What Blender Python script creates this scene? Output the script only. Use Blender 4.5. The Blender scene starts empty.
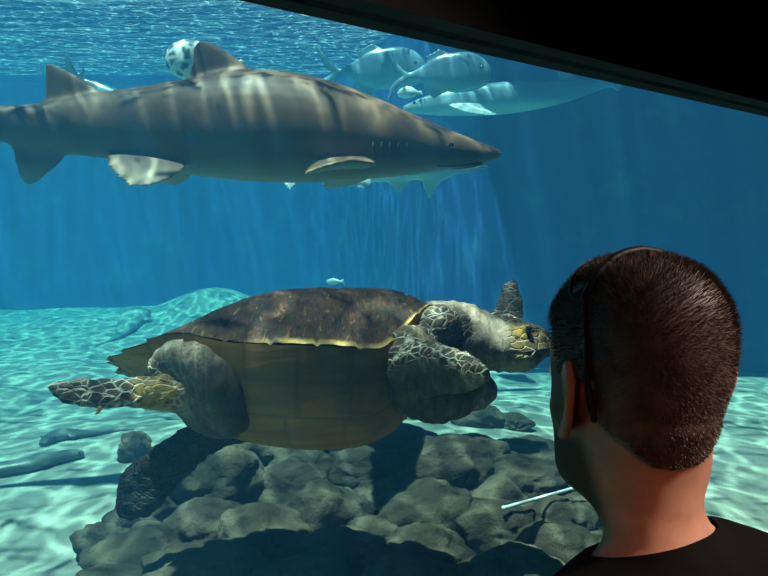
import bpy, bmesh, math, random
import numpy as np
from mathutils import Vector, Matrix, noise
R = math.radians
random.seed(7)
scn = bpy.context.scene
COL = scn.collection

# ------------------------------------------------------------------ camera, light, exposure
CZ = 1.75                       # eye height above the gallery floor
FPX = 900.0
PITCH = math.atan(70 / FPX)
SAND = CZ - 1.20
SURF = CZ + 1.75
WALL_YAW = R(47)                # the viewing window stands oblique to the view
cam_d = bpy.data.cameras.new('camera')
cam_d.sensor_width = 36
cam_d.lens = 36 * FPX / 768
cam_d.clip_start = 0.02
cam_d.clip_end = 200
cam = bpy.data.objects.new('camera', cam_d)
COL.objects.link(cam)
cam.location = (0, 0, CZ)
cam.rotation_euler = (math.pi / 2 - PITCH, 0, 0)
scn.camera = cam

scn.view_settings.view_transform = 'Standard'
scn.view_settings.look = 'None'
scn.view_settings.gamma = 1
scn.view_settings.use_curve_mapping = False
scn.view_settings.exposure = 0.1

world = bpy.data.worlds.new('sky')
scn.world = world
world.use_nodes = True
wn = world.node_tree.nodes
wt = world.node_tree
_tc = wn.new('ShaderNodeTexCoord'); _sx = wn.new('ShaderNodeSeparateXYZ'); _rp = wn.new('ShaderNodeValToRGB')
wt.links.new(_tc.outputs['Generated'], _sx.inputs[0]); wt.links.new(_sx.outputs[2], _rp.inputs['Fac']); wt.links.new(_rp.outputs['Color'], wn['Background'].inputs['Color'])
_rp.color_ramp.elements[0].position = 0.05; _rp.color_ramp.elements[0].color = (1, 1, 1, 1)
_rp.color_ramp.elements[1].position = 0.55; _rp.color_ramp.elements[1].color = (0.17, 0.19, 0.20, 1)
wn['Background'].inputs['Strength'].default_value = 1.5

def light(name, kind, loc, target=None, **kw):
    d = bpy.data.lights.new(name, kind)
    for k, v in kw.items(): setattr(d, k, v)
    o = bpy.data.objects.new(name, d)
    COL.objects.link(o)
    o.location = loc
    if target is not None:
        o.rotation_euler = (Vector(target) - Vector(loc)).to_track_quat('-Z', 'Y').to_euler()
    return o
light('sun', 'SUN', (-2.3, -1.5, 12), (0, 0, 0), energy=22.0, angle=R(0.8), color=(1.0, 0.87, 0.76))
light('gallery_lamp', 'SPOT', (0.75, -1.1, 2.62), (0.29, 0.86, 1.36), energy=80, color=(1.0, 0.36, 0.18), spot_size=R(16), spot_blend=1.0, shadow_soft_size=0.12)
light('side_lamp', 'SPOT', (1.50, 0.55, 2.68), (0.28, 0.9, 1.60), energy=230, color=(1.0, 0.80, 0.68), spot_size=R(50), spot_blend=0.8, shadow_soft_size=0.1)
scn.cycles.volume_bounces = 1
scn.cycles.transparent_max_bounces = 24
scn.cycles.max_bounces = 8

# ------------------------------------------------------------------ helpers
_c, _s = math.cos(PITCH), math.sin(PITCH)
def ray(px, py):
    x, u = (px - 384) / FPX, -(py - 288) / FPX
    return Vector((x, u * _s + _c, u * _c - _s))
def P(px, py, Y):
    d = ray(px, py)
    return Vector((0, 0, CZ)) + d * (Y / d.y)
def G(px, py, z=SAND):
    d = ray(px, py)
    return Vector((0, 0, CZ)) + d * ((z - CZ) / d.z)

def link(o, parent=None):
    COL.objects.link(o)
    if parent is not None: o.parent = parent
    return o
def obj(name, me, m=None, parent=None, smooth=True):
    if isinstance(me, bmesh.types.BMesh):
        bm = me
        me = bpy.data.meshes.new(name)
        bmesh.ops.recalc_face_normals(bm, faces=bm.faces)
        bm.to_mesh(me); bm.free()
    if smooth:
        me.polygons.foreach_set('use_smooth', [True] * len(me.polygons))
    if m is not None:
        me.materials.clear(); me.materials.append(m)
    return link(bpy.data.objects.new(name, me), parent)
def empty(name, loc=(0, 0, 0), rot=(0, 0, 0)):
    o = bpy.data.objects.new(name, None)
    o.empty_display_size = 0.1
    o.location = loc; o.rotation_euler = rot
    return link(o)
def tag(o, label=None, cat=None, group=None, kind=None):
    if label: o['label'] = label
    if cat: o['category'] = cat
    if group: o['group'] = group
    if kind: o['kind'] = kind
    return o

def add_loft(bm, rings, cap=True):
    vs = [[bm.verts.new(p) for p in r] for r in rings]
    n = len(vs[0])
    for a, b in zip(vs[:-1], vs[1:]):
        for i in range(n):
            j = (i + 1) % n
            bm.faces.new((a[i], a[j], b[j], b[i]))
    if cap:
        for r in (vs[0], vs[-1]):
            c = bm.verts.new(sum((v.co for v in r), Vector()) / n)
            for i in range(n): bm.faces.new((r[i], r[(i + 1) % n], c))
    return vs
def add_box(bm, lo, hi):
    x0, y0, z0 = lo; x1, y1, z1 = hi
    v = [bm.verts.new(p) for p in ((x0,y0,z0),(x1,y0,z0),(x1,y1,z0),(x0,y1,z0),(x0,y0,z1),(x1,y0,z1),(x1,y1,z1),(x0,y1,z1))]
    for f in ((0,3,2,1),(4,5,6,7),(0,1,5,4),(1,2,6,5),(2,3,7,6),(3,0,4,7)): bm.faces.new([v[i] for i in f])
def add_ball(bm, c, r, sub=3, rot=None):
    r = (r, r, r) if not hasattr(r, '__len__') else r
    M = Matrix.Translation(c) @ (rot.to_4x4() if rot else Matrix.Identity(4)) @ Matrix.Diagonal((*r, 1))
    return bmesh.ops.create_icosphere(bm, subdivisions=sub, radius=1, matrix=M)['verts']
def cr(pts, n):
    """Catmull-Rom through rows of numbers, n samples per span."""
    a = np.array(pts, float)
    a = np.vstack([2 * a[0] - a[1], a, 2 * a[-1] - a[-2]])
    out = []
    for i in range(1, len(a) - 2):
        for k in range(n):
            t = k / n
            out.append(0.5 * (2*a[i] + (a[i+1]-a[i-1])*t + (2*a[i-1]-5*a[i]+4*a[i+1]-a[i+2])*t*t + (3*a[i]-a[i-1]-3*a[i+1]+a[i+2])*t**3))
    out.append(a[-2])
    return np.array(out)
def add_tube(bm, pts, radii, n=14, sub=4, flat=None):
    """Tapered tube with rounded ends; flat=(axis, factor) squeezes the section along an axis."""
    rows = cr([(*p, r) for p, r in zip(pts, radii)], sub)
    C = [Vector(r[:3]) for r in rows]; Rr = [max(r[3], 1e-4) for r in rows]
    rings = []
    up = Vector((0.13, 0.31, 0.94))
    if flat: up = Vector(flat[0])
    T = []
    for i in range(len(C)):
        T.append((C[min(i+1, len(C)-1)] - C[max(i-1, 0)]).normalized())
    def ring(c, t, r):
        a = (up - t * up.dot(t)).normalized(); b = t.cross(a)
        fa = flat[1] if flat else 1
        return [c + a * (math.cos(q) * r * fa) + b * (math.sin(q) * r) for q in (2 * math.pi * k / n for k in range(n))]
    for q in (75, 50, 25): rings.append(ring(C[0] - T[0] * Rr[0] * math.sin(R(q)), T[0], Rr[0] * math.cos(R(q))))
    for c, t, r in zip(C, T, Rr): rings.append(ring(c, t, r))
    for q in (25, 50, 75): rings.append(ring(C[-1] + T[-1] * Rr[-1] * math.sin(R(q)), T[-1], Rr[-1] * math.cos(R(q))))
    add_loft(bm, rings)
def add_fin(bm, st, n=14, sub=4, nrm=None):
    """Fin lofted through stations (leading point, trailing point, half thickness)."""
    rows = cr([(*a, *b, t) for a, b, t in st], sub)
    rings = []
    for i, r in enumerate(rows):
        L, T, th = Vector(r[:3]), Vector(r[3:6]), max(r[6], 5e-4)
        j0, j1 = max(i - 1, 0), min(i + 1, len(rows) - 1)
        span = Vector(rows[j1][:3] + rows[j1][3:6]) - Vector(rows[j0][:3] + rows[j0][3:6])
        N = Vector(nrm) if nrm is not None else (L - T).cross(span)
        N = N.normalized() if N.length > 1e-9 else Vector((0, 1, 0))
        ring = []
        for k in range(n):
            q = 2 * math.pi * k / n
            c = (1 + math.cos(q)) / 2
            ring.append(T.lerp(L, c) + N * (math.sin(q) * th * (0.55 + 0.45 * c)))
        rings.append(ring)
    add_loft(bm, rings)
def to_mesh(bm, name='m'):
    bmesh.ops.recalc_face_normals(bm, faces=bm.faces)
    me = bpy.data.meshes.new(name); bm.to_mesh(me); bm.free()
    return me
def union(bm, voxel, smooth=2, fac=0.5):
    """Fuse overlapping closed pieces into one continuous skin."""
    me = to_mesh(bm)
    o = bpy.data.objects.new('tmp', me); COL.objects.link(o)
    md = o.modifiers.new('r', 'REMESH'); md.mode = 'VOXEL'; md.voxel_size = voxel; md.adaptivity = 0
    dg = bpy.context.evaluated_depsgraph_get()
    out = bpy.data.meshes.new_from_object(o.evaluated_get(dg))
    bpy.data.objects.remove(o); bpy.data.meshes.remove(me)
    b2 = bmesh.new(); b2.from_mesh(out); bpy.data.meshes.remove(out)
    for _ in range(smooth):
        bmesh.ops.smooth_vert(b2, verts=b2.verts, factor=fac, use_axis_x=True, use_axis_y=True, use_axis_z=True)
    return b2
def sstep(a, b, x):
    t = min(1, max(0, (x - a) / (b - a))); return t * t * (3 - 2 * t)
def fbm(p, s, o=3):
    return noise.fractal(Vector(p) * s, 1.0, 2.0, o)

# ------------------------------------------------------------------ materials
class NT:
    def __init__(self, name):
        self.m = bpy.data.materials.new(name); self.m.use_nodes = True
        self.t = self.m.node_tree; self.t.nodes.clear()
        self.out = self.n('ShaderNodeOutputMaterial')
    def n(self, typ, **kw):
        x = self.t.nodes.new(typ)
        for k, v in kw.items(): setattr(x, k, v)
        return x
    def l(self, a, b): self.t.links.new(a, b)
    def set(self, node, **kw):
        for k, v in kw.items():
            s = node.inputs[k.replace('_', ' ')]
            if isinstance(v, bpy.types.NodeSocket): self.l(v, s)
            else: s.default_value = v
        return node
    def co(self, which='Object'): return self.n('ShaderNodeTexCoord').outputs[which]
    def pos(self): return self.n('ShaderNodeNewGeometry').outputs['Position']
    def noise(self, vec, scale, detail=4, rough=0.55, dist=0.0):
        x = self.n('ShaderNodeTexNoise'); self.l(vec, x.inputs['Vector'])
        self.set(x, Scale=scale, Detail=detail, Roughness=rough, Distortion=dist); return x.outputs['Fac']
    def voro(self, vec, scale, feature='F1', out='Distance', rnd=1.0):
        x = self.n('ShaderNodeTexVoronoi', feature=feature); self.l(vec, x.inputs['Vector'])
        x.inputs['Scale'].default_value = scale; x.inputs['Randomness'].default_value = rnd; return x.outputs[out]
    def ramp(self, fac, stops, interp='LINEAR'):
        x = self.n('ShaderNodeValToRGB'); self.l(fac, x.inputs['Fac']); e = x.color_ramp.elements
        x.color_ramp.interpolation = interp
        while len(e) < len(stops): e.new(0.5)
        for k, (p, c) in zip(e, stops):
            k.position = p; k.color = (*c, 1) if len(c) == 3 else c
        return x.outputs['Color']
    def mix(self, f, a, b, bt='MIX'):
        x = self.n('ShaderNodeMix', data_type='RGBA', blend_type=bt)
        for s, v in ((x.inputs[0], f), (x.inputs[6], a), (x.inputs[7], b)):
            if isinstance(v, bpy.types.NodeSocket): self.l(v, s)
            elif hasattr(v, '__len__'): s.default_value = (*v, 1)
            else: s.default_value = v
        return x.outputs[2]
    def math(self, op, a, b=0.5, c=None):
        x = self.n('ShaderNodeMath', operation=op)
        for s, v in zip(x.inputs, (a, b, c)):
            if v is None: continue
            if isinstance(v, bpy.types.NodeSocket): self.l(v, s)
            else: s.default_value = v
        return x.outputs[0]
    def rng(self, v, a, b, c=0.0, d=1.0):
        x = self.n('ShaderNodeMapRange'); self.l(v, x.inputs[0])
        for i, q in enumerate((a, b, c, d)): x.inputs[i + 1].default_value = q
        return x.outputs[0]
    def xyz(self, vec):
        x = self.n('ShaderNodeSeparateXYZ'); self.l(vec, x.inputs[0]); return x.outputs
    def scale(self, vec, s):
        x = self.n('ShaderNodeMapping'); self.l(vec, x.inputs[0]); x.inputs['Scale'].default_value = s; return x.outputs[0]
    def bump(self, h, strength=0.3, dist=0.01):
        x = self.n('ShaderNodeBump'); self.l(h, x.inputs['Height'])
        x.inputs['Strength'].default_value = strength; x.inputs['Distance'].default_value = dist; return x.outputs['Normal']
    def attr(self, name, out='Fac'):
        return self.n('ShaderNodeAttribute', attribute_name=name).outputs[out]
    def bsdf(self, color, rough=0.6, normal=None, spec=0.4, metal=0.0, **kw):
        x = self.n('ShaderNodeBsdfPrincipled')
        if isinstance(color, bpy.types.NodeSocket): self.l(color, x.inputs['Base Color'])
        else: x.inputs['Base Color'].default_value = (*color, 1)
        if isinstance(rough, bpy.types.NodeSocket): self.l(rough, x.inputs['Roughness'])
        else: x.inputs['Roughness'].default_value = rough
        x.inputs['Metallic'].default_value = metal; x.inputs['Specular IOR Level'].default_value = spec
        if normal is not None: self.l(normal, x.inputs['Normal'])
        for k, v in kw.items(): x.inputs[k.replace('_', ' ')].default_value = v
        self.l(x.outputs[0], self.out.inputs['Surface'])
        return x
def simple(name, col, rough=0.6, var=0.15, scale=20, spec=0.4, metal=0.0, bump=0.1):
    t = NT(name); c = t.co()
    f = t.noise(c, scale)
    dark = tuple(x * (1 - var) for x in col); lite = tuple(min(1, x * (1 + var)) for x in col)
    t.bsdf(t.ramp(f, [(0.3, dark), (0.7, lite)]), rough, t.bump(f, bump, 0.005), spec, metal)
    return t.m
M = {}
M['black_paint'] = simple('black_paint', (0.012, 0.012, 0.013), 0.85, 0.2, 8, 0.1)
M['dark_carpet'] = simple('dark_carpet', (0.02, 0.02, 0.024), 0.95, 0.4, 150, 0.05, bump=0.4)
M['shade_ledge'] = simple('grey_concrete', (0.3, 0.3, 0.29), 0.9, 0.2, 6, 0.1)
M['black_plastic'] = simple('black_plastic', (0.004, 0.004, 0.0045), 0.55, 0.1, 30, 0.15, bump=0.0)
M['lens'] = simple('dark_lens', (0.006, 0.006, 0.008), 0.08, 0.05, 5, 0.6, bump=0.0)

def m_water():
    t = NT('tank_water')
    ab = t.n('ShaderNodeVolumeAbsorption'); sc = t.n('ShaderNodeVolumeScatter')
    t.set(ab, Color=(0.0, 0.84, 0.94, 1), Density=WATER_ABS)
    t.set(sc, Color=(0.10, 0.50, 1.0, 1), Density=WATER_SCAT, Anisotropy=0.3)
    a = t.n('ShaderNodeAddShader'); t.l(ab.outputs[0], a.inputs[0]); t.l(sc.outputs[0], a.inputs[1])
    t.l(a.outputs[0], t.out.inputs['Volume'])
    return t.m
WATER_ABS, WATER_SCAT = 0.22, 0.058

def m_surface():
    t = NT('rippled_water_surface'); p = t.pos()
    n1 = t.noise(p, 1.1, 3, 0.5, 0.6); n2 = t.noise(t.scale(p, (1, 1.6, 1)), 4.0, 3, 0.5, 0.4)
    h = t.math('ADD', t.math('MULTIPLY', n1, 1.2), t.math('MULTIPLY', n2, 0.45))
    nb = t.bump(h, 1.0, 0.55)
    # net of focused sunlight, put into the surface tint as bright lines
    wob = t.n('ShaderNodeVectorMath', operation='ADD'); t.l(p, wob.inputs[0])
    nz = t.n('ShaderNodeTexNoise'); t.l(p, nz.inputs['Vector']); t.set(nz, Scale=2.2, Detail=2)
    sc = t.n('ShaderNodeVectorMath', operation='SCALE'); t.l(nz.outputs['Color'], sc.inputs[0]); sc.inputs['Scale'].default_value = 0.28
    t.l(sc.outputs[0], wob.inputs[1])
    wv = t.scale(wob.outputs[0], (1.0, 0.42, 1.0)); e1 = t.voro(wv, 6.0, 'DISTANCE_TO_EDGE'); e2 = t.voro(wv, 10.0, 'DISTANCE_TO_EDGE')
    l1 = t.rng(e1, 0.0, 0.13, 1, 0); l2 = t.rng(e2, 0.0, 0.13, 1, 0)
    l = t.math('ADD', t.math('MULTIPLY', l1, 0.65), t.math('MULTIPLY', l2, 0.35))
    l = t.math('POWER', l, 1.8)
    col = t.ramp(l, [(0.0, (0.26, 0.26, 0.27)), (0.75, (1, 1, 1))])
    tr = t.n('ShaderNodeBsdfTransparent'); t.l(col, tr.inputs['Color'])
    gl = t.n('ShaderNodeBsdfGlossy'); gl.inputs['Roughness'].default_value = 0.05; t.l(nb, gl.inputs['Normal'])
    gl.inputs['Color'].default_value = (0.16, 0.30, 0.48, 1)
    lw = t.n('ShaderNodeLayerWeight'); t.l(nb, lw.inputs['Normal']); lw.inputs['Blend'].default_value = 0.5
    f = t.rng(lw.outputs['Facing'], 0.34, 0.56)
    mx = t.n('ShaderNodeMixShader'); t.l(f, mx.inputs[0]); t.l(tr.outputs[0], mx.inputs[1]); t.l(gl.outputs[0], mx.inputs[2])
    t.l(mx.outputs[0], t.out.inputs['Surface'])
    return t.m

def m_glass():
    t = NT('window_glass')
    tr = t.n('ShaderNodeBsdfTransparent'); tr.inputs['Color'].default_value = (0.94, 0.97, 0.965, 1)
    gl = t.n('ShaderNodeBsdfGlossy'); gl.inputs['Roughness'].default_value = 0.02
    mx = t.n('ShaderNodeMixShader'); mx.inputs[0].default_value = 0.005
    t.l(tr.outputs[0], mx.inputs[1]); t.l(gl.outputs[0], mx.inputs[2]); t.l(mx.outputs[0], t.out.inputs['Surface'])
    return t.m

def m_sand():
    t = NT('pale_sand'); p = t.pos()
    a = t.noise(p, 0.9, 5, 0.6, 0.5); b = t.noise(p, 9, 4, 0.6); g = t.noise(p, 160, 2)
    c = t.ramp(a, [(0.35, (0.23, 0.25, 0.205)), (0.65, (0.345, 0.355, 0.29))])
    c = t.mix(t.rng(b, 0.5, 0.75), c, (0.14, 0.185, 0.16))
    h = t.math('ADD', b, t.math('MULTIPLY', g, 0.3))
    t.bsdf(c, 0.95, t.bump(h, 0.6, 0.03), 0.1)
    return t.m
def m_tankwall():
    t = NT('painted_rock_wall'); p = t.pos()
    a = t.noise(p, 0.8, 6, 0.6, 0.2); b = t.noise(p, 2.4, 5, 0.6, 0.1)
    c = t.ramp(a, [(0.3, (0.020, 0.060, 0.22)), (0.7, (0.032, 0.095, 0.31))])
    c = t.mix(t.rng(b, 0.55, 0.75), c, (0.07, 0.19, 0.26))
    t.bsdf(c, 0.9, t.bump(b, 0.3, 0.04), 0.1)
    return t.m
def m_rock():
    t = NT('algae_covered_rock'); c = t.pos()
    a = t.noise(c, 5, 6, 0.65); b = t.noise(c, 45, 5, 0.7)
    k = t.ramp(a, [(0.3, (0.060, 0.047, 0.033)), (0.7, (0.12, 0.095, 0.066))])
    k = t.mix(t.rng(b, 0.55, 0.75, 0, 0.6), k, (0.17, 0.14, 0.10))
    t.bsdf(k, 1.0, t.bump(t.math('ADD', a, t.math('MULTIPLY', b, 0.5)), 1.0, 0.03), 0.05)
    return t.m
def m_shark():
    t = NT('brown_grey_shark_skin'); c = t.co()
    z = t.xyz(c)[2]
    a = t.noise(c, 3.2, 5, 0.6); b = t.noise(c, 30, 4, 0.6)
    top = t.ramp(a, [(0.35, (0.105, 0.054, 0.030)), (0.7, (0.175, 0.092, 0.052))])
    k = t.mix(t.rng(z, -0.20, -0.13, 1, 0), top, (0.30, 0.21, 0.14))
    k = t.mix(t.rng(t.noise(c, 7, 2), 0.62, 0.72, 0, 0.5), k, (0.14, 0.09, 0.06))
    t.bsdf(k, 0.55, t.bump(b, 0.15, 0.004), 0.35)
    return t.m
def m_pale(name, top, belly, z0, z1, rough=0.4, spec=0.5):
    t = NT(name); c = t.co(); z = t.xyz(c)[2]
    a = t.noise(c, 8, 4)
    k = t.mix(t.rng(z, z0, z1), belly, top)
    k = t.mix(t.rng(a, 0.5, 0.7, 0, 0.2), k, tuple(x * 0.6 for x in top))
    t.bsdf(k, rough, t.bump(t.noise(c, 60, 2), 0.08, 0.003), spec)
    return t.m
def m_speckled():
    t = NT('speckled_grouper_skin'); c = t.co()
    d = t.voro(c, 20, 'DISTANCE_TO_EDGE'); k = t.ramp(d, [(0.06, (0.85, 0.85, 0.8)), (0.25, (0.10, 0.18, 0.24))])
    t.bsdf(k, 0.4, None, 0.5)
    return t.m
def m_scute():
    t = NT('brown_scute_shell'); c = t.co()
    seam = t.attr('seam'); rim = t.attr('rim')
    a = t.noise(t.scale(c, (6, 3, 3)), 3.0, 6, 0.7, 1.2); b = t.noise(t.scale(c, (14, 5, 5)), 4.0, 5, 0.7, 0.8)
    k = t.ramp(a, [(0.30, (0.006, 0.003, 0.002)), (0.46, (0.017, 0.008, 0.004)), (0.54, (0.055, 0.014, 0.009)), (0.60, (0.024, 0.017, 0.005)), (0.72, (0.055, 0.036, 0.010))])
    k = t.mix(t.rng(b, 0.57, 0.68, 0, 0.8), k, (0.26, 0.15, 0.05))
    k = t.mix(t.rng(t.noise(c, 22, 4), 0.6, 0.75, 0, 0.5), k, (0.05, 0.065, 0.03))
    k = t.mix(t.math('MULTIPLY', seam, 0.8), k, (0.03, 0.018, 0.012))
    k = t.mix(t.math('MULTIPLY', rim, t.rng(t.noise(c, 7, 4), 0.42, 0.6, 0.03, 0.95)), k, (0.62, 0.42, 0.12))
    t.bsdf(k, t.rng(b, 0.3, 0.7, 0.5, 0.8), t.bump(t.math('ADD', a, b), 0.5, 0.014), 0.25)
    return t.m
def m_plastron():
    t = NT('yellow_brown_plastron'); c = t.co()
    seam = t.attr('seam')
    a = t.noise(t.scale(c, (1, 6, 6)), 3, 5, 0.6, 0.4)
    k = t.ramp(a, [(0.3, (0.16, 0.060, 0.012)), (0.7, (0.34, 0.145, 0.03))])
    k = t.mix(t.math('MULTIPLY', seam, 0.6), k, (0.05, 0.026, 0.009))
    t.bsdf(k, 0.6, t.bump(a, 0.2, 0.01), 0.35)
    return t.m
def m_turtle_skin():
    t = NT('scaly_turtle_skin'); c = t.co()
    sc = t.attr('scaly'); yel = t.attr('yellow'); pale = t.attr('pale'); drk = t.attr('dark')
    wn_ = t.n('ShaderNodeTexNoise'); t.l(c, wn_.inputs['Vector']); t.set(wn_, Scale=14, Detail=3)
    ws = t.n('ShaderNodeVectorMath', operation='SCALE'); t.l(wn_.outputs['Color'], ws.inputs[0]); ws.inputs['Scale'].default_value = 0.03
    wa = t.n('ShaderNodeVectorMath', operation='ADD'); t.l(c, wa.inputs[0]); t.l(ws.outputs[0], wa.inputs[1])
    wc = t.scale(wa.outputs[0], (0.8, 1.0, 1.25))
    d = t.voro(wc, 44, 'DISTANCE_TO_EDGE')
    r = t.voro(wc, 44, 'F1', 'Color')
    rv = t.n('ShaderNodeSeparateColor'); t.l(r, rv.inputs[0])
    scale_c = t.ramp(rv.outputs[0], [(0.0, (0.016, 0.012, 0.009)), (0.7, (0.05, 0.038, 0.027)), (1.0, (0.14, 0.10, 0.06))])
    edge = t.math('MULTIPLY', t.rng(d, 0.03, 0.16, 1, 0), t.rng(t.noise(c, 16, 3), 0.38, 0.6, 0.12, 1))
    scaled = t.mix(edge, scale_c, (0.62, 0.56, 0.44))
    w = t.math('ADD', t.math('MULTIPLY', t.noise(t.scale(c, (9, 2, 2)), 7, 4, 0.7, 0.6), 0.55), t.math('MULTIPLY', t.noise(c, 32, 4, 0.7), 0.5))
    plain = t.ramp(w, [(0.3, (0.06, 0.040, 0.024)), (0.5, (0.16, 0.115, 0.075)), (0.72, (0.46, 0.36, 0.27))])
    spk = t.voro(c, 85)
    plain = t.mix(t.rng(spk, 0.15, 0.38, 0.6, 0), plain, (0.035, 0.027, 0.02))
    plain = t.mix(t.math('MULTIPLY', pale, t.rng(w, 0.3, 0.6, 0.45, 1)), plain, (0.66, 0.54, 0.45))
    k = t.mix(sc, plain, scaled)
    k = t.mix(t.math('MULTIPLY', yel, t.rng(t.noise(c, 30, 3), 0.35, 0.55)), k, (0.60, 0.36, 0.07))
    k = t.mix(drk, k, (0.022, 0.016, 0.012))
    h = t.math('ADD', t.math('MULTIPLY', t.rng(d, 0, 0.12), sc), t.math('MULTIPLY', w, 0.8))
    t.bsdf(k, 0.6, t.bump(h, 0.7, 0.012), 0.15)
    return t.m
def m_skin():
    t = NT('human_skin'); c = t.co()
    beard_shade = t.attr('beard_shade')
    a = t.noise(c, 40, 4); b = t.noise(c, 700, 2)
    k = t.ramp(a, [(0.3, (0.27, 0.145, 0.095)), (0.7, (0.34, 0.185, 0.125))])
    k = t.mix(t.math('MULTIPLY', beard_shade, t.rng(b, 0.2, 0.6, 0.8, 1.0)), k, (0.012, 0.008, 0.006))
    t.bsdf(k, 0.75, t.bump(b, 0.15, 0.001), 0.12)
    return t.m
def m_hair():
    t = NT('short_brown_hair'); c = t.co()
    a = t.noise(c, 60, 4)
    k = t.ramp(a, [(0.3, (0.035, 0.024, 0.019)), (0.7, (0.085, 0.060, 0.048))])
    t.bsdf(k, 0.55, None, 0.35)
    return t.m
def m_cloth(name, col):
    t = NT(name); c = t.co()
    b = t.noise(c, 400, 2); a = t.noise(c, 12, 3)
    k = t.ramp(a, [(0.3, tuple(x * .8 for x in col)), (0.7, col)])
    t.bsdf(k, 0.95, t.bump(b, 0.3, 0.001), 0.05)
    return t.m
M.update(water=m_water(), surface=m_surface(), glass=m_glass(), sand=m_sand(), tankwall=m_tankwall(), rock=m_rock(), shark=m_shark(),
         scute=m_scute(), plastron=m_plastron(), turtle=m_turtle_skin(), skin=m_skin(), hair=m_hair(),
         shirt=m_cloth('black_cotton', (0.0045, 0.0045, 0.005)), jeans=m_cloth('dark_denim', (0.02, 0.025, 0.045)),
         speckled=m_speckled())
M['gill'] = simple('gill_shadow_skin', (0.055, 0.036, 0.025), 0.7, 0.2, 30)
M['eye'] = simple('wet_black_eye', (0.008, 0.008, 0.008), 0.08, 0.1, 10, 0.8, bump=0)
M['pale_shark'] = m_pale('hazy_pale_shark_skin', (0.16, 0.27, 0.33), (0.55, 0.62, 0.62), -0.07, 0.0)  # haze of the distance put into the skin colours as blue
M['jack'] = m_pale('hazy_silver_fish_skin', (0.13, 0.24, 0.30), (0.30, 0.42, 0.46), -0.08, 0.06, 0.28, 0.8)  # bluish and low in contrast: water haze mixed into the skin
M['dull_fish'] = m_pale('dull_grey_fish_skin', (0.085, 0.10, 0.09), (0.25, 0.27, 0.24), -0.06, -0.02)
M['ray'] = simple('sandy_ray_skin', (0.20, 0.22, 0.18), 0.7, 0.3, 8)
M['shoe'] = simple('black_leather', (0.015, 0.014, 0.013), 0.5, 0.2, 40)
M['rod'] = simple('pale_rod_plastic', (0.9, 0.88, 0.84), 0.5, 0.1, 40)
M['eyewhite'] = simple('eye_white', (0.7, 0.68, 0.65), 0.2, 0.05, 10)

# ------------------------------------------------------------------ the gallery (dark viewing room)
WN = Vector((-math.sin(WALL_YAW), math.cos(WALL_YAW), 0)); WT = Vector((math.cos(WALL_YAW), math.sin(WALL_YAW), 0))
WD = 0.85
def room(name, boxes, m, loc_z=0.0, kind='structure', parent=None):
    bm = bmesh.new()
    for lo, hi in boxes: add_box(bm, lo, hi)
    o = obj(name, bm, m, parent, smooth=False)
    if parent is None:
        o.location = WN * WD; o.rotation_euler = (0, 0, WALL_YAW)
        tag(o, kind=kind)
    return o
S0, S1, DEP, CEIL = -2.6, 4.6, -4.4, 2.75
WTOP, WBOT, W0, W1 = CZ + 0.287, 0.62, -1.8, 3.9
room('floor', [((S0, DEP, -0.1), (S1, 0.0, 0))], M['dark_carpet'])
room('ceiling', [((S0, DEP, CEIL), (S1, 0.0, CEIL + 0.1))], M['black_paint'])
room('wall_back', [((S0, DEP - 0.12, -0.1), (S1, DEP, CEIL + 0.1))], M['black_paint'])
room('wall_left', [((S0 - 0.12, DEP - 0.12, -0.1), (S0, 0, CEIL + 0.1))], M['black_paint'])
room('wall_right', [((S1, DEP - 0.12, -0.1), (S1 + 0.12, 0, CEIL + 0.1))], M['black_paint'])
T = 0.12
room('wall_front', [((-9.2, 0, -0.1), (9.2, T, WBOT)), ((-9.2, 0, WTOP), (9.2, T, SURF + 0.12)),
                    ((-9.2, 0, WBOT), (W0, T, WTOP)), ((W1, 0, WBOT), (9.2, T, WTOP))], M['black_paint'])
win = room('window_1', [((W0, 0.045, WBOT), (W1, 0.075, WTOP))], M['glass'])
fr = 0.05
room('window_frame', [((W0, -0.015, WBOT), (W1, 0.035, WBOT + fr)), ((W0, -0.015, WBOT), (W0 + fr, 0.035, WTOP)),
                      ((W1 - fr, -0.015, WBOT), (W1, 0.035, WTOP))], M['black_paint'], parent=win)
room('window_sill', [((W0 - 0.05, -0.12, WBOT - 0.05), (W1 + 0.05, -0.001, WBOT))], M['black_paint'], parent=win)

# ------------------------------------------------------------------ the tank
def wall_y(x):                                  # far wall swings from deep on the left to near on the right
    return 12.0 + (7.1 - 12.0) * sstep(-0.9, 0.95, x)
back = [(x, wall_y(x)) for x in np.linspace(-9.5, 5.3, 60)]
A = WN * (WD + T) + WT * -9.0; B = WN * (WD + T) + WT * 8.75
foot = [(A.x, A.y), (B.x, B.y)] + back[::-1] + [(-9.5, A.y)]
def prism(pts, z0, z1):
    bm = bmesh.new()
    f = bm.faces.new([bm.verts.new((x, y, z0)) for x, y in pts])
    r = bmesh.ops.extrude_face_region(bm, geom=[f])
    bmesh.ops.translate(bm, verts=[v for v in r['geom'] if isinstance(v, bmesh.types.BMVert)], vec=(0, 0, z1 - z0))
    bmesh.ops.triangulate(bm, faces=bm.faces)
    return bm
tag(obj('water', prism(foot, SAND - 0.35, SURF), M['water'], smooth=False), kind='structure')
bm = bmesh.new()
bm.faces.new([bm.verts.new((x, y, SURF - 0.004)) for x, y in foot]); bmesh.ops.triangulate(bm, faces=bm.faces)
tag(obj('water_surface', bm, M['surface'], smooth=False), kind='structure')
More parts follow.
